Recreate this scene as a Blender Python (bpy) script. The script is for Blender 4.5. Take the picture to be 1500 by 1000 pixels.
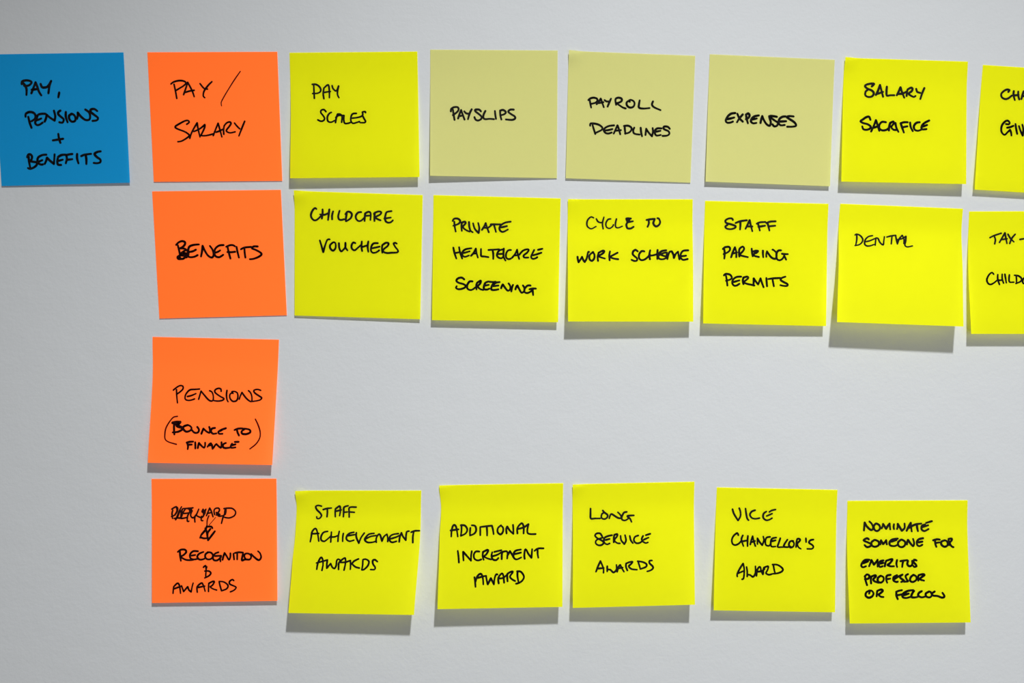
# A white painted wall carrying rows of handwritten sticky notes.
# World frame: x to the right along the wall, y into the wall (front face at y = 0), z up; metres.
import bpy, math, random
from mathutils import Matrix, Vector

random.seed(4)
for o in list(bpy.data.objects):
    bpy.data.objects.remove(o, do_unlink=True)
scene = bpy.context.scene
col = scene.collection

# ------------------------------------------------------------------ camera
CAM_POS = (-0.01401, -0.48875, 0.01163)
CAM_RIGHT = (0.999590, -0.028644, 0.000000)
CAM_UP = (0.000681, 0.023760, 0.999717)
CAM_BACK = (-0.028636, -0.999307, 0.023769)
cam_data = bpy.data.cameras.new('camera')
cam_data.sensor_fit = 'HORIZONTAL'
cam_data.sensor_width = 36.0
cam_data.lens = 36.0 * 1177.0 / 1500.0
cam_data.clip_start = 0.01
cam = bpy.data.objects.new('camera', cam_data)
col.objects.link(cam)
m = Matrix((CAM_RIGHT, CAM_UP, CAM_BACK)).transposed().to_4x4()
m.translation = Vector(CAM_POS)
cam.matrix_world = m
scene.camera = cam

# ------------------------------------------------------------------ light and exposure
scene.view_settings.view_transform = 'Standard'
scene.view_settings.look = 'None'
scene.view_settings.gamma = 1.0
scene.view_settings.use_curve_mapping = False
scene.view_settings.exposure = 0.0

world = bpy.data.worlds.new('world')
scene.world = world
world.use_nodes = True
bg = world.node_tree.nodes['Background']
bg.inputs['Color'].default_value = (1.0, 1.0, 1.0, 1)
bg.inputs['Strength'].default_value = 0.142


def aim(obj, target):
    d = Vector(target) - obj.location
    obj.rotation_euler = d.to_track_quat('-Z', 'Y').to_euler()


# ceiling downlight washing the wall
key = bpy.data.lights.new('ceiling_spotlight', 'SPOT')
key.energy = 127
key.color = (0.955, 0.985, 1.0)
key.shadow_soft_size = 0.035
key.spot_size = math.radians(90)
key.spot_blend = 1.0
key_o = bpy.data.objects.new('ceiling_spotlight', key)
col.objects.link(key_o)
key_o.location = (0.20, -0.80, 1.05)
aim(key_o, (-0.047, 0.0, -2.783))

# unseen soft fill, added behind the camera to balance the wall's brightness
fill = bpy.data.lights.new('added_fill_light', 'AREA')
fill.shape = 'RECTANGLE'
fill.size = 0.8
fill.size_y = 0.6
fill.energy = 2.7
fill.color = (0.94, 0.975, 1.0)
fill_o = bpy.data.objects.new('added_fill_light', fill)
col.objects.link(fill_o)
fill_o.location = (0.42, -0.90, -0.12)
aim(fill_o, (0.42, 0.0, -0.12))


# ------------------------------------------------------------------ materials
def new_mat(name):
    mt = bpy.data.materials.new(name)
    mt.use_nodes = True
    nt = mt.node_tree
    nt.nodes.clear()
    out = nt.nodes.new('ShaderNodeOutputMaterial')
    return mt, nt, out


def noise(nt, scale, detail=3.0, rough=0.5, coords='Object'):
    tc = nt.nodes.new('ShaderNodeTexCoord')
    n = nt.nodes.new('ShaderNodeTexNoise')
    n.inputs['Scale'].default_value = scale
    n.inputs['Detail'].default_value = detail
    n.inputs['Roughness'].default_value = rough
    nt.links.new(tc.outputs[coords], n.inputs['Vector'])
    return n


def mix_colour(nt, fac, a, b):
    mx = nt.nodes.new('ShaderNodeMix')
    mx.data_type = 'RGBA'
    mx.clamp_result = False
    mx.inputs[6].default_value = (*a, 1)
    mx.inputs[7].default_value = (*b, 1)
    nt.links.new(fac, mx.inputs[0])
    return mx.outputs[2]


def wall_material():
    mt, nt, out = new_mat('wall_paint')
    bs = nt.nodes.new('ShaderNodeBsdfPrincipled')
    bs.inputs['Roughness'].default_value = 0.7
    bs.inputs['Specular IOR Level'].default_value = 0.25
    base = (0.555, 0.559, 0.563)
    n0 = noise(nt, 9.0, 4.0)
    c = mix_colour(nt, n0.outputs['Fac'], tuple(v * 0.975 for v in base), tuple(v * 1.025 for v in base))
    nt.links.new(c, bs.inputs['Base Color'])
    n1 = noise(nt, 420.0, 3.0, 0.55)          # roller-paint stipple
    n2 = noise(nt, 60.0, 2.0)
    ad = nt.nodes.new('ShaderNodeMath')
    ad.operation = 'MULTIPLY_ADD'
    ad.inputs[1].default_value = 2.0
    nt.links.new(n2.outputs['Fac'], ad.inputs[0])
    nt.links.new(n1.outputs['Fac'], ad.inputs[2])
    bp = nt.nodes.new('ShaderNodeBump')
    bp.inputs['Strength'].default_value = 0.5
    bp.inputs['Distance'].default_value = 0.00022
    nt.links.new(ad.outputs[0], bp.inputs['Height'])
    nt.links.new(bp.outputs[0], bs.inputs['Normal'])
    nt.links.new(bs.outputs[0], out.inputs[0])
    return mt


def paper_material(name, colour, through):
    """Uncoated coloured paper: a diffuse front that also lets light of its own colour through.
    The fluorescent dyes send back more light in their own band than white paper does."""
    mt, nt, out = new_mat(name)
    n0 = noise(nt, 900.0, 2.0)
    c = mix_colour(nt, n0.outputs['Fac'], tuple(v * 0.975 for v in colour), tuple(v * 1.025 for v in colour))
    df = nt.nodes.new('ShaderNodeBsdfDiffuse')
    nt.links.new(c, df.inputs['Color'])
    bp = nt.nodes.new('ShaderNodeBump')
    bp.inputs['Strength'].default_value = 0.25
    bp.inputs['Distance'].default_value = 0.00008
    n1 = noise(nt, 350.0, 4.0)
    nt.links.new(n1.outputs['Fac'], bp.inputs['Height'])
    nt.links.new(bp.outputs[0], df.inputs['Normal'])
    tr = nt.nodes.new('ShaderNodeBsdfTranslucent')
    tr.inputs['Color'].default_value = (*through, 1)
    ad = nt.nodes.new('ShaderNodeAddShader')
    nt.links.new(df.outputs[0], ad.inputs[0])
    nt.links.new(tr.outputs[0], ad.inputs[1])
    nt.links.new(ad.outputs[0], out.inputs[0])
    return mt


def paper_back_material():
    """Back face of a sheet: hands on the light the front has coloured."""
    mt, nt, out = new_mat('paper_back')
    tr = nt.nodes.new('ShaderNodeBsdfTranslucent')
    tr.inputs['Color'].default_value = (0.95, 0.95, 0.95, 1)
    nt.links.new(tr.outputs[0], out.inputs[0])
    return mt


def ink_material(name, colour):
    mt, nt, out = new_mat(name)
    bs = nt.nodes.new('ShaderNodeBsdfPrincipled')
    bs.inputs['Base Color'].default_value = (*colour, 1)
    bs.inputs['Roughness'].default_value = 0.75
    bs.inputs['Specular IOR Level'].default_value = 0.1
    nt.links.new(bs.outputs[0], out.inputs[0])
    return mt


WALL = wall_material()
PAPER = {
    'blue': paper_material('blue_paper', (0.009, 0.24, 0.49), (0.01, 0.15, 0.30)),
    'orange': paper_material('orange_paper', (0.93, 0.182, 0.029), (0.70, 0.13, 0.045)),
    'yellow': paper_material('yellow_paper', (0.465, 0.463, 0.0060), (0.62, 0.61, 0.012)),
    'pale': paper_material('pale_yellow_paper', (0.475, 0.455, 0.173), (0.38, 0.38, 0.15)),
}
PAPER_BACK = paper_back_material()
INK = {
    ('marker_dark', 'blue'): ink_material('black_marker', (0.006, 0.006, 0.008)),
    ('marker_dark', 'orange'): ink_material('black_marker_on_orange', (0.022, 0.001, 0.001)),
    ('marker_thin', 'orange'): ink_material('thin_marker_on_orange', (0.11, 0.002, 0.001)),
    ('marker_dark', 'yellow'): ink_material('black_marker_on_yellow', (0.008, 0.007, 0.004)),
    ('marker_dark', 'pale'): ink_material('black_marker_on_pale', (0.008, 0.007, 0.005)),
}


# ------------------------------------------------------------------ wall
def mesh_object(name, verts, faces, material, parent=None, smooth=False):
    me = bpy.data.meshes.new(name)
    me.from_pydata(verts, [], faces)
    me.materials.append(material)
    if smooth:
        for p in me.polygons:
            p.use_smooth = True
    me.update()
    ob = bpy.data.objects.new(name, me)
    col.objects.link(ob)
    ob.parent = parent
    return ob


def box(name, x0, x1, y0, y1, z0, z1, material):
    v = [(x, y, z) for x in (x0, x1) for y in (y0, y1) for z in (z0, z1)]
    f = [(0, 1, 3, 2), (4, 6, 7, 5), (0, 4, 5, 1), (2, 3, 7, 6), (0, 2, 6, 4), (1, 5, 7, 3)]
    return mesh_object(name, v, f, material)


wall = box('wall_back', -2.4, 2.4, 0.0, 0.1, -1.5, 1.2, WALL)
wall['kind'] = 'structure'

# ------------------------------------------------------------------ the notes
# corners: top left, top right, bottom right, bottom left on the wall, in mm;
# lift: how far the two lower corners stand off the wall, mm; peel: the upper left corner, mm; bow, bow_right: bulge of the side edges
# writing: (pen width mm, ink, strokes in 1/2000 of the sheet from its top left corner)
NOTES = {
    'blue': dict(paper='blue', corners=[(-307.37, 170.26), (-231.3, 172.15), (-227.94, 94.87), (-303.45, 92.62)], lift=(0.45, 1.04), peel=0.0, bow=(), bow_right=(), writing=[
        (1.25, 'marker_dark', '408,456 415,420 459,403 521,406 559,427 544,458 501,483 443,482/430,441 459,483 476,540 469,623/547,599 577,532 621,434 621,434 642,496 664,575 697,633/555,547 603,540 645,538/697,461 715,508 751,516 805,499 862,417 862,417 831,494 809,603/976,596 958,669/436,955 444,909 498,884 561,896 590,938 576,990 522,1025/478,956 494,1045 518,1124/599,959 644,923 707,914 749,918/622,938 597,1000 578,1052 603,1084 645,1080 694,1049/585,1016 639,1001 677,986/727,1034 751,983 764,931 764,931 809,973 881,1022 881,1022 895,954 879,871/979,872 946,893 944,929 989,972 1024,1009 1000,1056 953,1049/1062,895 1058,968 1080,1052/1150,928 1112,948 1109,1000 1144,1043 1197,1034 1205,976 1176,934 1145,923/1230,1003 1244,951 1246,909 1246,909 1285,962 1356,1021 1420,1017 1434,955 1416,902 1365,864/1548,889 1502,857 1449,866 1447,903 1498,946 1554,994 1536,1030 1467,1039'),
        (1.25, 'marker_dark', '927,1226 934,1300 952,1363/837,1324 907,1315 997,1303/426,1570 444,1534 476,1529 501,1561 487,1613 459,1633 527,1645 574,1657 561,1698 512,1733 458,1750 427,1737/448,1560 449,1633 464,1738/724,1540 661,1544 595,1579 581,1636 605,1678 647,1690 663,1685/591,1647 656,1622/690,1680 713,1639 732,1587 732,1587 772,1630 833,1684 833,1684 842,1621 852,1538/902,1581 888,1654 896,1696 943,1702/902,1581 957,1551 1021,1547/904,1639 974,1622/1019,1678 1039,1605 1031,1553 1031,1553 1085,1543 1127,1539/1038,1626 1123,1618/1202,1541 1198,1609 1215,1683/1264,1574 1318,1554 1419,1543/1334,1555 1341,1623 1337,1696/1570,1508 1516,1517 1472,1547 1507,1595 1558,1633 1556,1675 1502,1689 1454,1683')]),
    'paysalary': dict(paper='orange', corners=[(-217.26, 172.36), (-140.5, 173.38), (-138.0, 96.59), (-214.15, 95.6)], lift=(0.24, 0.24), peel=0.0, bow=(), bow_right=(), writing=[
        (0.96, 'marker_dark', '339,490 372,464 436,443 505,439 557,455 571,481 533,518 473,554 419,586/386,496 403,596 418,712/526,655 562,565 598,465 598,465 637,545 665,608 688,687/549,623 613,602 692,589/787,487 831,546 857,567 899,572/972,457 912,514 856,583 833,635 830,683 851,704'),
        (0.62, 'marker_thin', '1417,300 1327,421 1248,537 1169,658 1112,753 1100,790 1104,832'),
        (0.96, 'marker_dark', '552,1114 593,1083 576,1056 528,1061 453,1098 382,1140 376,1166 427,1193 510,1225 561,1257 586,1289 537,1331 461,1373 402,1383/590,1331 614,1263 660,1178 715,1094 715,1094 724,1179 749,1311/658,1226 733,1195 788,1158 832,1121 832,1121 830,1158 795,1232 761,1290 761,1290 845,1291 958,1265/956,1291 998,1191 1039,1101 1039,1101 1061,1191 1088,1313/1001,1239 1049,1223 1125,1187/1121,1271 1119,1202 1133,1139 1133,1139 1171,1097 1220,1081 1240,1103 1211,1150 1167,1203 1166,1229 1218,1251 1298,1235/1293,1098 1328,1145 1369,1188/1453,1072 1412,1162 1353,1299')]),
    'payscales': dict(paper='yellow', corners=[(-133.21, 172.88), (-56.95, 174.34), (-55.45, 98.56), (-132.24, 97.38)], lift=(4.47, 4.17), peel=0.0, bow=((0, 0), (0.5, 1.0), (1, 0)), bow_right=(), writing=[
        (1.00, 'marker_dark', '345,503 399,504 452,537 478,587 467,625 424,647 349,651/367,509 371,619 375,728/525,735 515,653 527,565 527,565 581,517 602,528 612,621 611,720/521,637 580,626 628,621/656,528 666,567 692,600 724,611 757,535 757,535 740,611 740,677 761,721/556,944 524,910 481,921 475,959 513,1009 534,1053 518,1085 475,1096 427,1074/641,955 604,977 577,1031 587,1097 635,1114 689,1087/704,1120 716,1049 737,984 737,984 775,984 806,1017 800,1116/710,1038 753,1006 796,1006 838,1007 838,1007 833,1072 848,1132 901,1133 944,1117/1030,976 977,981 950,1019 944,1095 975,1134 1029,1123 1077,1107/966,1052 1051,1041 1115,1020 1131,988 1126,955 1169,950 1174,966/1131,1020 1151,1064 1172,1103 1156,1125 1087,1124')]),
    'payslips': dict(paper='pale', corners=[(-49.17, 175.52), (27.59, 175.76), (27.22, 98.94), (-49.3, 99.54)], lift=(2.98, 0.3), peel=0.0, bow=(), bow_right=(), writing=[
        (1.12, 'marker_dark', '324,973 329,935 372,907 431,906 445,944 415,988 356,1032/356,945 367,1026 381,1107/437,1085 463,1003 484,949 484,949 506,1014 538,1100/458,1047 517,1035/533,970 565,1002 613,1007/650,936 618,1001 592,1094/795,967 768,940 709,941 709,968 763,1010 806,1053 796,1091 747,1113 710,1097 694,1060/865,960 838,1015 833,1069 865,1090 930,1083 1000,1088/1015,958 1021,1018 1032,1082/1096,952 1101,1027 1118,1092/1096,952 1144,940 1187,972 1166,1005 1101,1027/1311,933 1257,934 1225,966 1268,1003 1327,1040 1333,1073 1285,1095 1188,1089')]),
    'payroll': dict(paper='pale', corners=[(34.33, 175.58), (111.29, 173.4), (108.7, 96.62), (32.55, 98.86)], lift=(0.89, 0.3), peel=1.6, bow=(), bow_right=(), writing=[
        (1.12, 'marker_dark', '330,758 362,730 415,718 464,732 471,764 439,797 375,816/352,768 364,827 376,875/461,818 493,779 524,730 524,730 547,788 576,862/483,801 526,794 569,782/584,749 617,769 660,768/686,724 661,784 636,849/770,817 758,759 762,721 805,703 854,717 855,755 807,784 775,790 830,826 880,856 924,868/980,740 937,773 944,822 988,852 1042,839 1063,790 1045,748 996,730 974,745 986,761/1142,734 1133,798 1135,847 1201,860 1304,848/1354,742 1340,791 1374,832 1479,874/367,1160 372,1127 437,1125 513,1144 563,1185 553,1218 505,1246 446,1275/405,1148 429,1222 452,1286/747,1141 666,1154 602,1189 586,1227 614,1264 658,1273 712,1255/603,1226 657,1219 721,1201/745,1270 771,1210 801,1139 801,1139 825,1197 849,1277/766,1226 858,1212/916,1161 923,1215 930,1268/905,1145 970,1138 1020,1163 1026,1200 989,1245 925,1263/1069,1166 1054,1210 1072,1258 1159,1271/1172,1163 1180,1227 1198,1296/1252,1273 1256,1224 1260,1175 1260,1175 1300,1233 1356,1290 1356,1290 1370,1220 1363,1161/1505,1161 1439,1163 1402,1197 1404,1251 1432,1277 1497,1264/1408,1218 1490,1199/1636,1162 1602,1131 1542,1133 1543,1170 1615,1200 1633,1242 1596,1271 1525,1279')]),
    'expenses': dict(paper='pale', corners=[(120.22, 174.39), (197.05, 171.77), (194.06, 94.63), (117.51, 97.02)], lift=(2.09, 1.8), peel=0.0, bow=(), bow_right=(), writing=[
        (1.25, 'marker_dark', '439,904 373,917 320,963 290,1028 313,1060 362,1058 405,1040/311,1006 365,993 424,975/472,913 507,982 563,1034/559,921 507,987 471,1048/614,935 627,999 646,1057/609,924 646,901 669,932 649,976 611,994/817,926 746,945 704,985 694,1028 728,1054 782,1046/709,995 758,983 785,976/848,1044 857,989 872,935 872,935 901,998 947,1061 997,1081 1012,1026 993,973 981,931/1107,936 1041,928 997,930 1020,961 1076,997 1127,1032 1112,1076 1068,1089 1040,1058/1249,925 1195,933 1147,972 1138,1032 1172,1068 1237,1060/1153,1010 1257,1000/1375,920 1304,917 1266,935 1316,966 1395,1016 1419,1064 1364,1082 1277,1086')]),
    'salarysacrifice': dict(paper='yellow', corners=[(203.11, 173.03), (279.75, 171.42), (276.43, 95.75), (199.75, 97.0)], lift=(4.78, 5.38), peel=1.4, bow=(), bow_right=(), writing=[
        (1.25, 'marker_dark', '460,445 494,405 447,401 371,420 350,448 395,486 461,512 495,555 469,606 408,619 358,592 363,531 390,508/529,582 561,514 591,419 591,419 616,502 645,607/551,565 644,529/703,444 699,522 706,588 761,581 827,579/866,578 892,527 924,448 924,448 947,514 988,614/882,555 959,548 1025,512/1026,585 1030,523 1041,478 1041,478 1090,449 1118,459 1107,504 1058,545 1092,577 1142,598 1170,581/1179,463 1196,513 1246,528/1311,448 1279,527 1248,629/448,991 425,941 381,948 332,983 289,1017 328,1044 405,1064 455,1102 439,1136 384,1154 335,1144 318,1100/462,1179 504,1084 536,994 536,994 564,1071 593,1165/494,1118 592,1087/696,1023 635,1019 592,1071 598,1132 648,1158 708,1146 736,1123/747,1156 752,1089 767,1033 767,1033 817,1009 822,1042 785,1099 824,1143 879,1141/850,1031 867,1108 901,1174/938,1040 961,1106 989,1183/932,1034 987,1016 1048,1014/961,1100 1043,1081/1087,1019 1098,1091 1132,1157/1241,1009 1186,1022 1148,1079 1165,1134 1220,1149 1286,1120/1395,977 1329,1013 1285,1053 1269,1098 1286,1125 1352,1118/1286,1081 1362,1051')]),
    'charitable': dict(paper='yellow', corners=[(289.15, 169.51), (366.72, 165.42), (361.25, 88.68), (283.4, 92.91)], lift=(2.7, 2.7), peel=0.0, bow=(), bow_right=(), writing=[
        (1.16, 'marker_dark', '441,403 456,374 411,368 359,402 329,448 343,496 394,521 448,506 500,459/528,386 527,446 554,527/600,387 605,453 625,512/528,457 609,441/658,504 683,393 694,387 731,445 756,498/677,459 742,444/435,920 479,922 494,899 470,868 432,870 380,929 363,1001 377,1061 423,1096 465,1055 506,1009/455,979 509,965 557,942/506,1009 525,1052 534,1100/588,910 604,992 625,1067/645,940 677,1020 715,1089 715,1089 720,996 699,914')]),
    'benefits': dict(paper='orange', corners=[(-215.32, 89.91), (-138.95, 91.2), (-135.81, 15.95), (-211.68, 13.97)], lift=(0.25, 0.25), peel=0.0, bow=(), bow_right=(), writing=[
        (1.16, 'marker_dark', '325,846 364,809 419,788 466,805 458,848 419,885 386,901 449,907 500,946 508,995 464,1037 414,1068 345,1069 336,1034 380,1014 443,1020/351,852 364,916 376,992 373,1035/381,992 436,950 480,929/486,1016 413,993 358,1029 398,1068 441,1058 487,994 425,971/511,941 501,1027 463,1048/681,845 601,851 531,876 506,941 491,1016 527,1043 597,1039 651,1013/510,962 575,953 629,927/703,1036 723,955 737,869 737,869 767,945 816,1027 873,1056 902,1013 890,937 850,871/1064,862 994,869 933,916 913,991 937,1041 990,1052 1051,1016/925,981 973,966 1006,945/1126,893 1134,952 1160,1077/1105,889 1165,866 1213,867 1239,884/1117,974 1181,977 1240,971/1265,895 1277,977 1294,1064/1332,934 1387,908 1494,899/1387,914 1388,990 1395,1066/1596,894 1532,893 1504,921 1567,950 1639,995 1648,1027 1593,1064 1517,1090 1463,1094')]),
    'childcare': dict(paper='yellow', corners=[(-130.73, 90.63), (-53.94, 88.48), (-55.49, 13.53), (-130.99, 15.78)], lift=(0.94, 1.57), peel=2.0, bow=(), bow_right=(), writing=[
        (1.08, 'marker_dark', '340,279 318,264 281,303 255,370 265,424 303,461 345,454 404,398 431,364/436,282 436,353 425,430/542,278 532,361 522,449/399,365 463,368 516,345/601,309 585,370 586,436/702,295 681,378 692,432 730,442 773,429/815,335 804,396 800,456/793,347 825,307 868,311 895,349 879,404 842,438 805,461/1039,306 996,313 959,358 960,412 997,450 1040,443 1088,397/1094,446 1098,375 1103,325 1103,325 1156,296 1189,323 1185,427/1104,364 1178,356/1249,441 1248,381 1253,310 1253,310 1311,286 1354,295 1339,334 1264,380 1302,412 1345,427/1242,321 1248,348/1515,274 1440,292 1424,331 1414,386 1426,441 1469,462 1512,449 1538,421/1404,398 1505,378/395,782 422,869 450,967 450,967 476,867 513,767 550,760/599,808 556,853 562,908 605,940 642,895 642,823 615,802 588,819/695,816 701,893 729,947 761,924 798,873 797,807 798,879 830,927/953,808 921,798 894,843 900,897 943,923 991,883 1050,827/1055,777 1050,860 1062,931/1157,774 1147,857 1159,939/1050,871 1098,853 1152,834/1307,796 1238,804 1206,855 1201,921 1229,953 1282,946 1330,911/1217,882 1335,851/1379,948 1373,882 1378,827 1378,827 1431,787 1474,791 1464,835 1400,892 1395,931 1455,951 1519,944 1616,935 1626,902 1582,848 1555,794 1581,782 1603,793')]),
    'private': dict(paper='yellow', corners=[(-47.45, 88.47), (29.54, 86.8), (27.81, 11.71), (-48.31, 12.99)], lift=(3.14, 3.45), peel=0.0, bow=(), bow_right=(), writing=[
        (1.08, 'marker_dark', '304,406 325,372 379,365 422,397 407,441 353,470 316,482/331,416 337,487 355,574/451,561 445,495 449,429 449,429 497,412 509,439 472,484 477,516 532,554 575,569/562,416 568,492 591,558 623,579/627,436 655,523 715,588 715,588 725,510 707,428/768,537 805,476 825,426 825,426 843,486 876,573/789,503 864,502/859,507 917,456 906,446 1068,442/955,450 972,504 989,565/1218,394 1132,412 1068,453 1042,503 1059,546 1102,562 1177,521/1069,491 1160,467/321,833 343,926 371,1007/412,825 429,913 463,1005/349,920 434,902/606,837 514,856 467,901 467,956 505,977 570,954/483,917 579,887/602,958 644,908 676,841 676,841 687,907 710,983/634,919 688,918/757,845 758,916 764,960 818,965 877,974/875,859 967,851 1042,844/940,857 952,923 953,1000/1107,843 1042,866 1011,933 1033,976 1088,986 1119,941/1033,921 1108,914/1117,831 1113,909 1120,974 1148,1023/1231,851 1188,857 1156,908 1157,974 1196,1000 1233,988/1249,977 1297,915 1328,843 1328,843 1340,914 1363,991/1281,938 1346,931/1362,925 1420,858 1485,834 1512,844 1485,889 1432,934 1444,967 1508,966/1658,839 1727,820/1598,842 1572,898 1551,954 1574,986 1628,974 1649,957/1573,931 1648,908 1712,884'),
        (1.16, 'marker_dark', '500,1339 462,1312 403,1324 376,1363 414,1395 490,1416 528,1448 491,1481 416,1499 372,1478 383,1451/630,1369 587,1370 550,1425 550,1480 589,1507 632,1500 674,1467/696,1494 690,1434 705,1389 705,1389 759,1355 754,1399 717,1444 750,1487 804,1503/889,1364 835,1387 814,1442 815,1486 858,1496 901,1479/825,1431 889,1419/899,1369 964,1373 997,1367 954,1406 933,1451 934,1495 988,1499 1042,1487/1061,1371 997,1384 954,1428/954,1439 1041,1427/1085,1470 1095,1437 1111,1409 1111,1409 1138,1447 1188,1506 1225,1489 1230,1434 1202,1390/1273,1411 1257,1455 1248,1516/1312,1482 1327,1437 1343,1421 1343,1421 1371,1475 1410,1535 1453,1506 1452,1451 1430,1419/1549,1417 1506,1417 1463,1462 1453,1517 1497,1539 1551,1516 1593,1471/1534,1477 1582,1465 1636,1464/1583,1482 1589,1526 1595,1570')]),
    'cycle': dict(paper='yellow', corners=[(33.94, 86.28), (110.25, 86.61), (109.14, 12.04), (33.38, 12.16)], lift=(8.16, 7.22), peel=0.8, bow=(), bow_right=((0, 0), (0.5, 0.6), (1, 0)), writing=[
        (0.91, 'marker_dark', '413,303 374,287 326,326 306,382 315,444 375,483 452,444/457,320 484,365 528,382 561,371/577,292 555,393 566,483/686,320 642,331 610,393 621,455 670,477 719,443 730,415/779,320 763,393 769,455 812,466 873,440'),
        (1.16, 'marker_dark', '1009,314 938,314 955,370 938,415 955,472 1009,477 1053,449/938,314 987,331 955,376/955,376 1042,359/1261,337 1327,325 1392,320/1294,337 1300,393 1278,449/1392,325 1371,393 1409,443 1459,421 1480,370 1458,314 1436,309/155,945 160,990 171,1035 171,1035 215,968 226,945 226,945 247,1001 269,1029 269,1029 302,968 324,866 341,866/406,866 351,911 345,979 383,1012 422,967 422,900 395,866/482,1012 476,945 493,877 493,877 559,844 581,855 559,889 493,934 536,956 591,973/674,855 662,922 667,1001/794,877 733,911 678,945 733,973 804,984'),
        (1.16, 'marker_dark', '1117,854 1082,829 1046,854 1037,899 1068,935 1107,971 1102,1007 1058,1012 1019,994/1222,854 1182,850 1142,899 1138,962 1172,998 1225,989 1278,948 1313,908/1318,836 1304,908 1312,984/1436,832 1431,899 1430,980/1313,926 1374,917 1426,899/1575,836 1505,849 1461,890 1448,962 1495,984 1548,975 1592,944/1461,917 1531,881 1584,872/1479,908 1566,935 1584,890/1591,980 1605,917 1627,863 1662,854 1662,854 1688,908 1696,961 1696,961 1723,899 1762,858 1762,858 1770,916 1783,984/1924,836 1845,845 1805,898 1805,961 1843,993 1913,979/1809,934 1853,930 1888,924')]),
    'parking': dict(paper='yellow', corners=[(117.89, 85.73), (194.04, 84.23), (191.22, 9.35), (115.54, 11.01)], lift=(5.65, 4.72), peel=0.0, bow=(), bow_right=(), writing=[
        (1.16, 'marker_dark', '458,300 440,276 385,280 337,314 354,353 432,373 505,400 489,433 423,452 357,442 339,409 372,386/503,349 574,320 684,300/580,331 582,386 578,454/666,440 698,373 729,299 729,299 748,371 778,477/688,401 776,399/847,352 896,329 984,321/863,341 881,396 899,463/876,402 981,382/1001,337 1062,314 1150,306/1018,331 1036,387 1055,459/1036,392 1147,378/306,780 339,751 405,744 422,783 390,828 318,864/328,785 335,852 330,936/440,911 467,826 499,747 499,747 522,825 523,909/456,855 533,830/573,897 567,824 577,768 626,733 649,766 627,811 578,868 639,889 711,904/771,763 777,819 789,886/777,819 838,795 876,800 855,828 805,852 816,880 889,897/816,818 860,817/954,792 955,848 961,899/1011,892 1010,847 1021,802 1021,802 1049,846 1094,901 1155,922 1177,877 1171,821 1126,777 1109,772/1248,780 1204,786 1176,832 1183,921 1228,943 1272,919 1299,874/1265,835 1304,840 1360,839/1299,862 1333,929'),
        (1.16, 'marker_dark', '328,1210 355,1187 422,1196 455,1240 434,1274 362,1298/361,1220 373,1287 385,1375/605,1225 533,1233 478,1273 462,1329 490,1373 534,1372 578,1343/478,1318 578,1287/645,1347 633,1292 643,1241 643,1241 704,1223 721,1245 688,1279 650,1314 700,1340 778,1355 822,1365/806,1366 810,1299 810,1249 810,1249 844,1298 883,1347 883,1347 910,1274 921,1246 921,1246 944,1318 972,1390/1015,1238 1021,1305 1028,1372/1048,1254 1131,1241 1242,1233/1115,1253 1127,1314 1139,1369/1325,1209 1265,1232 1248,1266 1299,1298 1360,1330 1355,1358 1300,1360 1244,1350')]),
    'dental': dict(paper='yellow', corners=[(201.36, 84.34), (277.86, 81.57), (271.79, 9.12), (194.99, 11.84)], lift=(11.62, 12.26), peel=0.0, bow=((0, 0), (0.5, 1.5), (1, 0)), bow_right=((0, 0), (0.5, 1.2), (1, 0)), writing=[
        (0.96, 'marker_dark', '270,519 292,504 349,522 394,578 388,631 343,680 270,701/298,518 298,600 281,694/555,519 488,539 438,594 427,665 461,699 522,694 578,670/438,629 511,609 589,570/600,681 606,611 611,558 611,558 645,562 678,631 729,670 740,605 750,528/789,533 856,512 933,497/873,523 867,588 862,647/961,643 945,573 933,503/961,643 989,559 1039,493 1039,493 1067,556 1067,633/967,566 1034,552 1100,508 1100,508 1095,590 1083,661 1122,689 1205,668')]),
    'taxfree': dict(paper='yellow', corners=[(281.78, 79.91), (360.04, 80.47), (359.16, 4.51), (280.59, 4.62)], lift=(5.68, 5.68), peel=0.0, bow=((0, 0), (0.5, -1.6), (1, 0)), bow_right=(), writing=[
        (1.00, 'marker_dark', '341,429 406,396 520,357/411,407 428,463 416,531/492,508 536,430 580,352 580,352 596,441 611,525/514,463 613,447/629,374 667,441 721,498/744,374 689,441 655,525/820,459 886,448 930,442/389,1029 363,1001 319,1034 280,1113 294,1174 335,1196 390,1169 456,1113/453,1035 450,1113 474,1196/523,1029 520,1102 539,1174/455,1130 520,1124/565,1029 574,1102 583,1169/635,1040 627,1113 637,1158 702,1158/743,1052 746,1113 744,1180/716,1046 781,1057 828,1102 810,1147 733,1180/910,1091 867,1091 843,1135 853,1180 907,1180')]),
    'pensions': dict(paper='orange', corners=[(-215.95, 2.94), (-140.67, 1.22), (-143.91, -73.75), (-217.64, -72.09)], lift=(4.64, 4.97), peel=0.0, bow=((0, 0), (0.35, 1.6), (1, 0)), bow_right=(), writing=[
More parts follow.
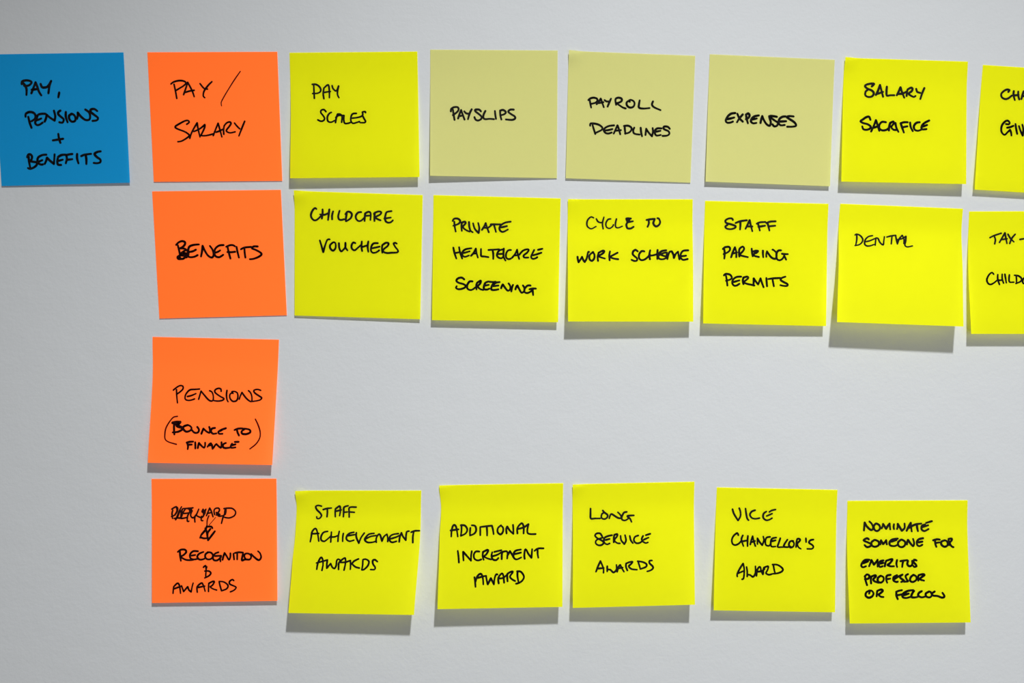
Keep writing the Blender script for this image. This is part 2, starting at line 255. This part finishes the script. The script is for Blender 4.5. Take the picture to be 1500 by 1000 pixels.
        (0.96, 'marker_dark', '349,842 402,797 456,769 501,779 503,822 461,867 408,906/399,835 409,938 426,1044/772,817 701,824 625,831 582,864 547,925 550,984 600,1002 655,993 698,976/581,940 646,923 716,891/764,980 782,909 796,849 796,849 848,908 917,982 962,1005 994,992 996,927 971,862 932,841/1117,848 1110,810 1071,800 1023,823 1020,866 1099,924 1167,961 1146,989 1071,1003 994,994/1209,830 1205,901 1217,977 1237,1011/1303,866 1261,889 1264,954 1311,1002 1370,990 1389,930 1374,865 1324,844 1286,850 1309,877/1413,967 1426,918 1450,858 1450,858 1503,927 1561,981 1611,999 1612,925 1587,860 1552,828/1748,819 1693,804 1639,821 1652,859 1732,912 1771,938 1746,971 1671,991 1611,999'),
        (0.79, 'marker_thin', '437,1258 372,1275 310,1352 261,1451 250,1548 260,1623 317,1666 445,1701'),
        (0.79, 'marker_thin', '1687,1277 1736,1369 1775,1476 1775,1574 1720,1672 1626,1752'),
        (1.75, 'marker_dark', '366,1362 431,1350 486,1349/393,1361 439,1393 468,1414/476,1360 440,1404 524,1435'),
        (1.16, 'marker_dark', '388,1362 393,1459 403,1545/502,1435 536,1456 462,1501 374,1513/609,1390 550,1413 542,1456 593,1498 658,1476 672,1432 621,1395 556,1413/674,1464 725,1512 780,1506 794,1462 764,1419/836,1526 850,1483 864,1445 864,1445 921,1492 966,1508 969,1459 956,1416/1049,1430 1001,1442 987,1486 1021,1523 1076,1516/1224,1432 1160,1455 1107,1489 1120,1521 1174,1520/1128,1478 1171,1455/1363,1457 1422,1434 1487,1430/1400,1445 1414,1494 1439,1542/1531,1437 1479,1476 1492,1514 1558,1518 1617,1490 1609,1452 1553,1435 1487,1433'),
        (1.12, 'marker_dark', '607,1671 656,1657 711,1653/619,1682 632,1725 629,1773/637,1703 691,1700/744,1663 749,1712 751,1760/790,1754 796,1711 805,1673 805,1673 845,1715 891,1747 905,1709 903,1666/945,1730 975,1686 996,1675 996,1675 1015,1707 1028,1761/955,1713 1020,1701/1039,1750 1064,1706 1085,1684 1085,1684 1119,1716 1159,1742 1168,1704 1165,1655/1237,1665 1200,1682 1191,1725 1230,1746 1317,1734/1439,1643 1378,1646/1336,1674 1316,1712 1329,1739 1394,1732/1327,1701 1392,1684')]),
    'reward': dict(paper='orange', corners=[(-217.5, -82.69), (-142.8, -82.95), (-142.15, -156.74), (-217.27, -157.48)], lift=(1.75, 2.1), peel=0.0, bow=(), bow_right=(), writing=[
        (0.91, 'marker_dark', '318,491 366,460 401,460 414,491 392,553 348,597 313,610/335,508 322,561 331,641/366,588 401,518 388,447/392,641 436,527 475,452/379,663 418,597 453,509/357,641 418,633 479,642 540,633/488,492 470,553 470,633 523,633 566,625/497,483 575,479 658,471/541,483 497,554 558,558 610,546/584,492 628,510 575,590 566,687 592,687/645,519 619,590 653,634 706,590 750,493/697,590 684,643 688,701/706,590 749,617 802,627 837,574 864,494/793,609 789,675 815,680/820,494 802,538 854,556/872,601 898,539 925,477 925,477 951,530 977,619/889,565 959,548/1003,584 994,522 1012,486 1065,478 1082,513 1047,575 1073,611 1134,602/1029,548 1064,566 1029,593/1152,487 1222,479 1292,488 1340,542 1318,604 1239,639 1160,629/1187,496 1178,558 1143,611 1112,727'),
        (1.41, 'marker_dark', '471,527 479,580 461,628/628,493 610,519/837,520 833,574/1038,566 1082,584/1178,514 1169,576'),
        (0.79, 'marker_thin', '911,601 885,672 880,769'),
        (0.42, 'marker_thin', '1020,628 976,681 915,752'),
        (1.12, 'marker_dark', '967,805 950,778 880,778/880,769 853,831 796,897 770,958/858,822 836,857 792,910/779,950 836,968 901,960/854,804 879,875 888,946 895,1000/936,814 893,875 884,929/1006,854 949,929 898,1000'),
        (1.08, 'marker_dark', '413,1182 462,1147 528,1148 549,1184 506,1233 462,1260 527,1305 593,1317 658,1312/446,1171 451,1249 462,1326/735,1175 658,1174 609,1223 614,1284 669,1307 734,1296/625,1245 691,1235/822,1187 756,1214 723,1263 756,1308 810,1308 854,1287/898,1193 854,1226 854,1281 898,1310 952,1294 974,1244 942,1199 887,1193/1062,1195 1007,1217 974,1272 990,1322 1050,1323 1105,1268/1007,1256 1105,1251/1089,1279 1094,1345/1127,1318 1143,1257 1160,1208 1160,1208 1192,1258 1230,1319 1252,1270 1253,1214/1302,1220 1307,1265 1312,1315/1324,1210 1389,1199 1455,1206/1362,1216 1362,1260 1361,1316/1455,1217 1443,1272 1438,1333 1487,1317 1563,1318 1586,1263 1542,1223 1487,1228 1476,1273 1498,1312/1586,1229 1640,1286 1706,1331 1744,1287 1728,1220 1695,1186'),
        (0.96, 'marker_dark', '821,1436 854,1409 864,1475 859,1541 858,1597/842,1497 908,1498 940,1532 908,1575 842,1608/875,1425 870,1453/336,1848 341,1787 347,1743 347,1743 401,1689 428,1700 445,1756 455,1850/352,1776 472,1734/472,1729 493,1790 504,1823 504,1823 559,1758 570,1747 570,1747 591,1802 624,1831 624,1831 640,1748 657,1688/722,1838 722,1749 787,1690 809,1707 831,1762 847,1823/733,1761 842,1740/901,1830 902,1763 907,1697 907,1697 973,1665 994,1676 962,1731 929,1753 972,1787 1032,1808/1071,1672 1087,1744 1108,1817/1071,1669 1147,1679 1212,1735 1190,1790 1108,1822/1305,1659 1283,1642 1240,1669 1240,1713 1310,1748 1343,1771 1310,1814 1250,1841')]),
    'staff': dict(paper='yellow', corners=[(-131.23, -90.25), (-55.25, -90.7), (-58.91, -163.18), (-133.61, -161.46)], lift=(9.87, 10.58), peel=1.5, bow=((0, 0), (0.15, 2.2), (0.36, 2.4), (0.6, 0.8), (1, 0)), bow_right=((0, 0), (0.4, 2.0), (1, 0)), writing=[
        (1.04, 'marker_dark', '412,265 356,253 317,271 335,323 393,380 418,426 387,471 347,471 340,443/441,323 502,305 574,297/508,311 511,380 508,443/644,442 638,368 641,311 641,311 700,264 717,288 720,357 712,425/648,351 735,328/842,258 778,282 775,356 774,442/781,368 836,362/969,281 865,287 863,368 867,447/874,362 945,368/260,852 270,774 276,696 318,640 347,651 374,729 399,840/272,724 390,717/534,683 468,700 433,762 437,823 489,845 542,805 594,755/596,694 595,772 595,855/722,682 711,760 711,843/595,772 651,772 715,744/790,715 784,782 787,843'),
        (1.04, 'marker_dark', '957,695 889,713 848,757 847,810 897,841 965,823/860,753 994,730/997,703 1001,774 1047,871 1047,871 1076,783 1124,707/1280,711 1203,724 1154,773 1139,818 1185,857 1263,856 1322,834/1139,813 1223,764 1317,746/1324,856 1319,790 1350,728 1377,737 1412,834 1412,834 1438,763 1483,723 1483,723 1499,780 1503,842/1662,713 1581,727 1532,763 1532,824 1572,855 1639,837/1543,798 1627,771 1692,735/1682,845 1686,771 1708,700 1708,700 1736,761 1782,818 1782,818 1782,744 1791,682 1825,673/1859,690 1917,668 1983,666/1897,686 1888,761 1892,857'),
        (1.04, 'marker_dark', '401,1296 406,1239 416,1186 446,1116 467,1107 487,1142 497,1221 486,1313/390,1195 485,1168 562,1145/562,1145 558,1211 562,1277 562,1277 618,1202 618,1202 649,1263 685,1280 708,1236 712,1157 732,1131 759,1139/751,1297 748,1245 753,1183 831,1112 850,1130 854,1200 839,1305/766,1183 853,1178 929,1151/929,1151 938,1217 938,1291/959,1199 991,1159 1058,1124/954,1199 1014,1251 1081,1270/1129,1145 1130,1224 1122,1298/1129,1136 1172,1127 1226,1162 1213,1232 1156,1293 1122,1298/1360,1165 1320,1135 1286,1148 1294,1205 1332,1257 1321,1292 1260,1292')]),
    'additional': dict(paper='yellow', corners=[(-44.33, -87.55), (31.34, -86.73), (30.18, -159.88), (-44.98, -160.34)], lift=(9.14, 8.77), peel=0.8, bow=((0, 0), (0.2, 3.0), (0.45, 1.4), (1, 0)), bow_right=(), writing=[
        (1.12, 'marker_dark', '192,847 194,764 208,687 235,660 265,688 285,766 299,849/177,748 307,733/355,662 358,756 349,839/344,668 412,674 453,736 427,801 349,839/503,714 499,781 500,836/525,671 581,683 599,749 572,804 500,836/665,706 666,772 667,833/665,701 760,691 854,682/771,702 777,774 778,840/854,682 871,743 883,820/1002,679 953,722 948,788 993,827 1031,789 1036,723 1002,684/1092,812 1086,746 1102,702 1102,702 1146,769 1202,820 1202,820 1201,748 1195,676/1268,815 1267,727 1333,651 1367,707 1367,817/1273,744 1367,718 1444,669 1444,669 1428,752 1434,813 1489,830 1561,829'),
        (1.12, 'marker_dark', '303,1079 316,1162 326,1265/401,1234 394,1163 393,1097 393,1097 455,1164 523,1241 523,1241 522,1165 532,1089/654,1096 598,1095 566,1144 578,1210 633,1238 688,1222/727,1229 710,1168 715,1103 715,1103 786,1071 797,1093 765,1147 732,1174 788,1208 848,1225/1012,1080 897,1106/864,1111 853,1171 876,1226 931,1237 963,1205/864,1176 952,1150 1017,1108/1018,1223 1018,1152 1028,1108 1028,1108 1094,1098 1111,1131 1106,1213/1106,1175 1149,1099 1149,1099 1183,1154 1205,1198/1325,1075 1237,1095 1205,1155 1216,1210 1260,1232 1332,1201/1216,1149 1326,1124/1387,1223 1381,1169 1391,1081 1413,1082 1447,1148 1497,1209 1497,1209 1502,1138 1507,1072/1546,1100 1601,1063 1689,1062/1595,1079 1596,1150 1607,1211/601,1656 594,1580 582,1504/600,1580 626,1494 675,1451 703,1473 720,1539 726,1620/637,1516 714,1495 769,1485/769,1485 781,1561 798,1621 798,1621 846,1525 846,1525 896,1623 896,1623 906,1531 928,1466 950,1467/973,1608 966,1521 1021,1451 1048,1490 1055,1555 1060,1599/967,1532 1043,1523 1098,1480/1115,1578 1109,1513 1114,1459 1185,1422 1196,1438 1153,1503 1186,1547 1236,1575/1273,1429 1274,1505 1291,1592/1267,1423 1328,1430 1378,1507 1351,1571 1296,1608 1252,1618')]),
    'long': dict(paper='yellow', corners=[(37.08, -87.39), (112.24, -86.27), (110.49, -159.08), (36.65, -161.19)], lift=(7.02, 9.46), peel=1.2, bow=((0, 0), (0.5, 0.6), (1, 0)), bow_right=(), writing=[
        (1.08, 'marker_dark', '296,410 295,494 300,572 374,574 453,576/498,448 521,477 577,523 565,567 520,588 475,565 481,509 521,477/604,579 622,524 644,508 689,537 756,577 801,573 790,528 745,482/892,480 847,490 813,551 812,601 863,619 914,592/1009,539 903,548 947,593 970,644/484,864 451,819 394,818 366,850 405,895 473,930 512,969 472,1007 416,1006 377,972 394,922 496,886/648,852 575,866 518,898 518,964 563,998 608,983/541,926 608,911/675,968 676,902 687,847 687,847 732,837 732,870 687,935 732,981 777,987/789,866 799,938 850,1000 850,1000 878,940 862,857/940,870 956,942 990,987/1080,868 1024,889 1007,944 1040,988 1096,990 1147,958/1277,845 1204,866/1159,876 1136,925 1158,969 1203,993 1237,983/1170,937 1249,906'),
        (1.08, 'marker_dark', '381,1432 415,1346 454,1265 454,1265 482,1326 505,1392 504,1452/403,1384 510,1376/567,1350 566,1393 566,1432/566,1404 617,1406 667,1451 718,1408 718,1332/729,1441 752,1365 780,1333 780,1333 808,1389 841,1444/752,1387 819,1378/897,1424 875,1369 876,1314 876,1314 932,1293 982,1289 954,1327 920,1359 965,1404 1054,1417/1077,1297 1094,1352 1110,1408/1066,1281 1156,1299 1212,1334 1200,1377 1110,1408/1302,1276 1263,1280 1262,1319 1312,1369 1318,1402 1278,1434 1222,1449')]),
    'vice': dict(paper='yellow', corners=[(126.18, -89.85), (201.34, -91.86), (198.5, -166.44), (123.11, -164.18)], lift=(5.26, 4.56), peel=0.0, bow=(), bow_right=(), writing=[
        (1.08, 'marker_dark', '273,356 298,429 369,539 369,539 406,471 404,393 383,337/487,340 501,425 520,503 543,530/646,365 590,389 563,440 593,490 650,506 723,493/984,347 917,365 884,389/833,384 789,419 785,486 831,524 882,518 932,489/841,457 930,416/379,778 362,745 306,785 274,853 287,919 332,940 388,917 437,860/453,782 432,849 467,954/537,786 533,859 535,953/455,877 533,859/580,924 595,857 616,790 616,790 635,868 665,950/590,891 657,867/698,916 697,867 696,822 696,822 737,888 777,932 777,932 804,853 791,792/904,796 848,808 827,864 839,930 890,941 918,907/1006,805 939,823 917,884 930,951 998,950/928,868 996,850/1074,815 1053,882 1032,955 1088,959 1156,952/1193,835 1155,891 1133,947 1190,957 1246,945/1290,855 1239,862 1217,912 1241,962 1291,944 1302,888 1267,850/1337,954 1341,887 1357,820 1391,820 1403,842 1358,898 1376,953 1416,980/1498,807 1502,868/1623,826 1573,838 1551,878 1608,916 1625,949 1598,977 1524,978'),
        (1.08, 'marker_dark', '376,1448 375,1404 418,1315 467,1237 467,1237 486,1314 488,1402 478,1479 456,1491/386,1398 476,1358/525,1291 537,1357 539,1445/538,1412 589,1422 635,1449 673,1388 671,1277/691,1432 700,1343 733,1287 756,1298 768,1353 797,1408/701,1365 779,1353 824,1319/803,1396 802,1341 812,1297 812,1297 868,1274 885,1284 869,1340 847,1385 893,1411 944,1399/969,1261 982,1327 1000,1393/952,1244 1037,1248 1117,1302 1117,1346 1050,1381 955,1394')]),
    'nominate': dict(paper='yellow', corners=[(207.65, -98.69), (283.24, -98.83), (282.31, -172.98), (207.09, -172.94)], lift=(5.99, 6.33), peel=0.0, bow=((0, 0), (0.5, -1.0), (1, 0)), bow_right=(), writing=[
        (1.25, 'marker_dark', '278,493 284,431 290,363 290,363 329,431 396,488 431,455 408,387 368,347/476,381 442,421 453,483 498,505 543,466 533,410 487,381/572,461 589,422 595,388 595,388 623,433 645,467 645,467 680,411 703,383 703,383 708,434 713,479/776,394 770,434 775,473/826,474 838,434 839,389 839,389 872,446 905,502 905,502 952,458 952,384/985,503 1020,435 1055,373 1055,373 1060,436 1070,514/1009,458 1066,441/1077,424 1146,397 1231,386/1157,408 1162,459 1173,509/1408,347 1311,375/1294,403 1242,425 1236,482 1281,510 1350,477/1236,448 1345,415/354,639 326,622 270,655 336,689 392,717 380,750 323,767 285,733/449,650 398,689 408,745 458,762 515,735 516,679 461,651/543,724 550,679 556,657 556,657 588,718 588,718 629,679 641,657 641,657 650,724/834,631 743,647 696,691 706,741 774,753 819,736/719,680 811,653/890,648 838,692 847,753 904,770 950,737 952,681 902,648/984,726 991,682 1004,654 1004,654 1047,716 1086,755 1104,705 1089,638/1255,627 1186,644 1151,683 1155,739 1194,756 1240,733/1173,694 1242,683/1424,662 1493,646 1533,652/1453,662 1457,718 1472,768/1457,707 1526,696/1618,663 1560,685 1559,735 1609,769 1661,742 1652,680 1607,663/1684,742 1680,686 1681,641 1681,641 1733,636 1732,664 1696,708 1729,764 1757,776'),
        (1.25, 'marker_dark', '357,973 285,978 239,1022 221,1071 248,1094 298,1077/250,1027 334,1000/349,1078 373,1023 391,978 391,978 428,1051 428,1051 474,1001 491,973 491,973 488,1084/586,985 530,1001 512,1051 522,1090 572,1079/529,1035 585,1024/606,1080 619,1024 631,991 631,991 722,964 733,981 686,1036 652,1058 696,1080 758,1081/812,981 799,1037 809,1092/868,998 982,982/913,999 900,1048 893,1093/993,994 980,1049 1013,1082 1059,1061 1061,994/1135,989 1096,978 1083,1016 1116,1050 1132,1083 1092,1094 1076,1072/271,1243 311,1210 349,1233 331,1277 275,1288/277,1232 285,1310 305,1382/373,1355 370,1288 382,1244 382,1244 445,1223 455,1245 409,1289 430,1322 497,1345/534,1234 488,1267 486,1322 530,1345 576,1312 578,1257 534,1234/697,1219 635,1235 622,1290 637,1346/633,1290 690,1280/804,1225 747,1258 745,1313 790,1336 812,1330/757,1291 826,1247 895,1215/895,1220 849,1248 870,1281 915,1314 869,1336/986,1210 945,1237 961,1293 982,1326 914,1331/1076,1222 1030,1260 1017,1315 1061,1338 1119,1305 1121,1250 1076,1222/1153,1316 1154,1261 1161,1228 1161,1228 1235,1212 1258,1228 1211,1261 1176,1294 1249,1317/334,1520 346,1476 290,1498 276,1553 320,1586 377,1570 407,1521 380,1476 335,1470/456,1565 463,1510 470,1477 470,1477 538,1455 560,1478 513,1521 490,1538 523,1571 568,1577/779,1496 819,1480 876,1469/784,1501 783,1557 803,1612/794,1551 885,1535 953,1525/1068,1470 977,1481 897,1524 884,1579 940,1596 1008,1580/896,1552 987,1525/1079,1482 1044,1525 1031,1581 1098,1587 1155,1570/1204,1488 1157,1515 1144,1559 1200,1587 1269,1571/1328,1494 1270,1527 1280,1577 1336,1588 1371,1550 1350,1500/1419,1495 1372,1528 1394,1561 1461,1567 1540,1595 1580,1574 1548,1518')]),
}


BASE = 0.3       # mm, air and adhesive between sheet and wall


def curl(v):
    """Flat along the adhesive strip, then standing off in an almost straight slope."""
    def h(t):
        return ((t - 0.2) + math.sqrt((t - 0.2) ** 2 + 0.004)) / 2
    return (h(v) - h(0)) / (h(1) - h(0))


def interp(tab, v):
    if not tab:
        return 0.0
    for (v0, a), (v1, b) in zip(tab, tab[1:]):
        if v <= v1:
            t = (v - v0) / (v1 - v0)
            t = t * t * (3 - 2 * t)
            return a + (b - a) * t
    return tab[-1][1]


def surface(n, u, v, off=0.0):
    (ax, az), (bx, bz), (cx, cz), (dx, dz) = n['corners']
    x = (1 - u) * ((1 - v) * ax + v * dx) + u * ((1 - v) * bx + v * cx)
    z = (1 - u) * ((1 - v) * az + v * dz) + u * ((1 - v) * bz + v * cz)
    vc = min(max(v, 0), 1)
    x += 0.4155 * interp(n['bow'], vc) * max(0.0, 1 - 2.2 * u) ** 2
    x += 0.4155 * interp(n['bow_right'], vc) * min(1.0, max(0.0, 2.2 * u - 1.2)) ** 2
    y = BASE + ((1 - u) * n['lift'][0] + u * n['lift'][1]) * curl(v)
    y += n['peel'] * math.exp(-((u * u + v * v) / 0.006))       # upper left corner coming unstuck
    return Vector((x / 1000, -(y + off) / 1000, z / 1000))


def sheet(n, name, material, parent):
    """A closed thin sheet: front grid, back grid 0.12 mm behind it, rim."""
    K = 28
    v, f = [], []
    for s in (0.0, -0.12):
        for j in range(K + 1):
            for i in range(K + 1):
                v.append(surface(n, i / K, j / K, s))
    W = K + 1
    o = W * W
    for j in range(K):
        for i in range(K):
            a = j * W + i
            f.append((a, a + W, a + W + 1, a + 1))
            f.append((o + a, o + a + 1, o + a + W + 1, o + a + W))
    rim = ([i for i in range(K)] + [i * W + K for i in range(K)] + [K * W + K - i for i in range(K)] +
           [(K - i) * W for i in range(K)])
    for q in range(len(rim)):
        a, b = rim[q], rim[(q + 1) % len(rim)]
        k = len(v)
        v.extend((v[a], v[b], v[o + b], v[o + a]))
        f.append((k, k + 1, k + 2, k + 3))
    ob = mesh_object(name, v, f, material, parent, smooth=False)
    ob.data.materials.append(PAPER_BACK)
    for i, p in enumerate(ob.data.polygons[:2 * K * K]):
        p.use_smooth = True
        p.material_index = i % 2          # front and back faces alternate
    return ob


def catmull(pts):
    """Smooth a pen stroke; a doubled point is a sharp turn."""
    runs, cur = [], [pts[0]]
    for p in pts[1:]:
        if p == cur[-1]:
            if len(cur) > 1:
                runs.append(cur)
            cur = [p]
        else:
            cur.append(p)
    if len(cur) > 1:
        runs.append(cur)
    out = []
    for r in runs:
        q = [r[0]] + r + [r[-1]]
        for i in range(1, len(q) - 2):
            p0, p1, p2, p3 = q[i - 1], q[i], q[i + 1], q[i + 2]
            d = math.hypot(p2[0] - p1[0], p2[1] - p1[1])
            k = max(2, min(8, int(d / 22) + 1))
            for s in range(k):
                t = s / k
                t2, t3 = t * t, t * t * t
                out.append(tuple(0.5 * (2 * p1[c] + (p2[c] - p0[c]) * t + (2 * p0[c] - 5 * p1[c] + 4 * p2[c] - p3[c]) * t2 +
                                        (3 * p1[c] - p0[c] - 3 * p2[c] + p3[c]) * t3) for c in (0, 1)))
        out.append(r[-1])
    return out


def ink_mesh(n, writing, name, parent):
    """Pen strokes as flat ribbons with round joints, lying on the sheet."""
    verts, faces, mats = [], [], []
    mm = 2000 / 76.0
    layer = 0
    for width, ink, data in writing:
        if ink not in mats:
            mats.append(ink)
        mi = mats.index(ink)
        for st in data.split('/'):
            pts = [tuple(map(float, q.split(','))) for q in st.split()]
            path = catmull(pts)
            if len(path) < 2:
                continue
            total = sum(math.dist(path[i], path[i + 1]) for i in range(len(path) - 1))
            run = 0.0
            rr = []
            ph = random.random() * 6
            for i, p in enumerate(path):
                if i:
                    run += math.dist(p, path[i - 1])
                t = run / max(total, 1e-6)
                w = 1.0 + 0.07 * math.sin(ph + run / 55.0)
                w *= 0.92 + 0.10 * math.sin(math.pi * min(1, t * 1.1 + 0.1))
                rr.append(width * mm * 0.5 * w * 1.14)
            off = 0.05 + 0.0006 * (layer % 60)
            layer += 1
            def add(u, v):
                verts.append(surface(n, u / 2000, v / 2000, off))
                return len(verts) - 1
            for i in range(len(path) - 1):
                (x0, y0), (x1, y1) = path[i], path[i + 1]
                d = math.hypot(x1 - x0, y1 - y0)
                if d < 1e-6:
                    continue
                nx, ny = -(y1 - y0) / d, (x1 - x0) / d
                a = add(x0 + nx * rr[i], y0 + ny * rr[i])
                b = add(x0 - nx * rr[i], y0 - ny * rr[i])
                c = add(x1 - nx * rr[i + 1], y1 - ny * rr[i + 1])
                e = add(x1 + nx * rr[i + 1], y1 + ny * rr[i + 1])
                faces.append(((a, b, c, e), mi))
            for i, (x, y) in enumerate(path):
                ids = [add(x + rr[i] * math.cos(k * math.pi / 5), y - rr[i] * math.sin(k * math.pi / 5)) for k in range(10)]
                faces.append((tuple(ids), mi))
    me = bpy.data.meshes.new(name)
    me.from_pydata(verts, [], [f for f, _ in faces])
    for ink in mats:
        me.materials.append(INK[(ink, n['paper'])])
    for p, (_, mi) in zip(me.polygons, faces):
        p.material_index = mi
    me.update()
    ob = bpy.data.objects.new(name, me)
    col.objects.link(ob)
    ob.parent = parent
    return ob


LABELS = {
    'blue': 'blue sticky note handwritten PAY, PENSIONS + BENEFITS',
    'paysalary': 'orange sticky note handwritten PAY / SALARY in thin black pen',
    'payscales': 'bright yellow sticky note handwritten PAY SCALES',
    'payslips': 'pale yellow sticky note handwritten PAYSLIPS',
    'payroll': 'pale yellow sticky note handwritten PAYROLL DEADLINES',
    'expenses': 'pale yellow sticky note handwritten EXPENSES',
    'salarysacrifice': 'bright yellow sticky note handwritten SALARY SACRIFICE',
    'charitable': 'bright yellow sticky note cut by the frame, lettering begins CHA and GIV',
    'benefits': 'orange sticky note with the single word BENEFITS',
    'childcare': 'bright yellow sticky note handwritten CHILDCARE VOUCHERS',
    'private': 'bright yellow sticky note handwritten PRIVATE HEALTHCARE SCREENING',
    'cycle': 'bright yellow sticky note handwritten CYCLE TO WORK SCHEME',
    'parking': 'bright yellow sticky note handwritten STAFF PARKING PERMITS',
    'dental': 'bright yellow sticky note handwritten DENTAL, lower edge standing far off the wall',
    'taxfree': 'bright yellow sticky note cut by the frame, lettering begins TAX- and CHILD',
    'pensions': 'orange sticky note handwritten PENSIONS (BOUNCE TO FINANCE)',
    'reward': 'orange sticky note with a scribbled-out line above RECOGNITION & AWARDS',
    'staff': 'bright yellow sticky note handwritten STAFF ACHIEVEMENT AWARDS',
    'additional': 'bright yellow sticky note handwritten ADDITIONAL INCREMENT AWARD',
    'long': 'bright yellow sticky note handwritten LONG SERVICE AWARDS',
    'vice': "bright yellow sticky note handwritten VICE CHANCELLOR'S AWARD",
    'nominate': 'bright yellow sticky note handwritten NOMINATE SOMEONE FOR EMERITUS PROFESSOR OR FELLOW',
}
GROUPS = {'orange': 'orange sticky notes in the heading column', 'yellow': 'bright yellow sticky notes in rows',
          'pale': 'pale yellow sticky notes in the top row'}

for key_name, n in NOTES.items():
    top = [n['corners'][0], n['corners'][1]]
    root = bpy.data.objects.new('sticky_note', None)
    root.empty_display_size = 0.02
    col.objects.link(root)
    origin = Vector(((top[0][0] + top[1][0]) / 2000, 0, (top[0][1] + top[1][1]) / 2000))
    root['label'] = LABELS[key_name]
    root['category'] = 'sticky note'
    if n['paper'] in GROUPS:
        root['group'] = GROUPS[n['paper']]
    sh = sheet(n, 'paper_sheet', PAPER[n['paper']], root)
    ink = ink_mesh(n, n['writing'], 'handwriting', root)
    for ob in (sh, ink):
        for vtx in ob.data.vertices:
            vtx.co -= origin
    root.location = origin
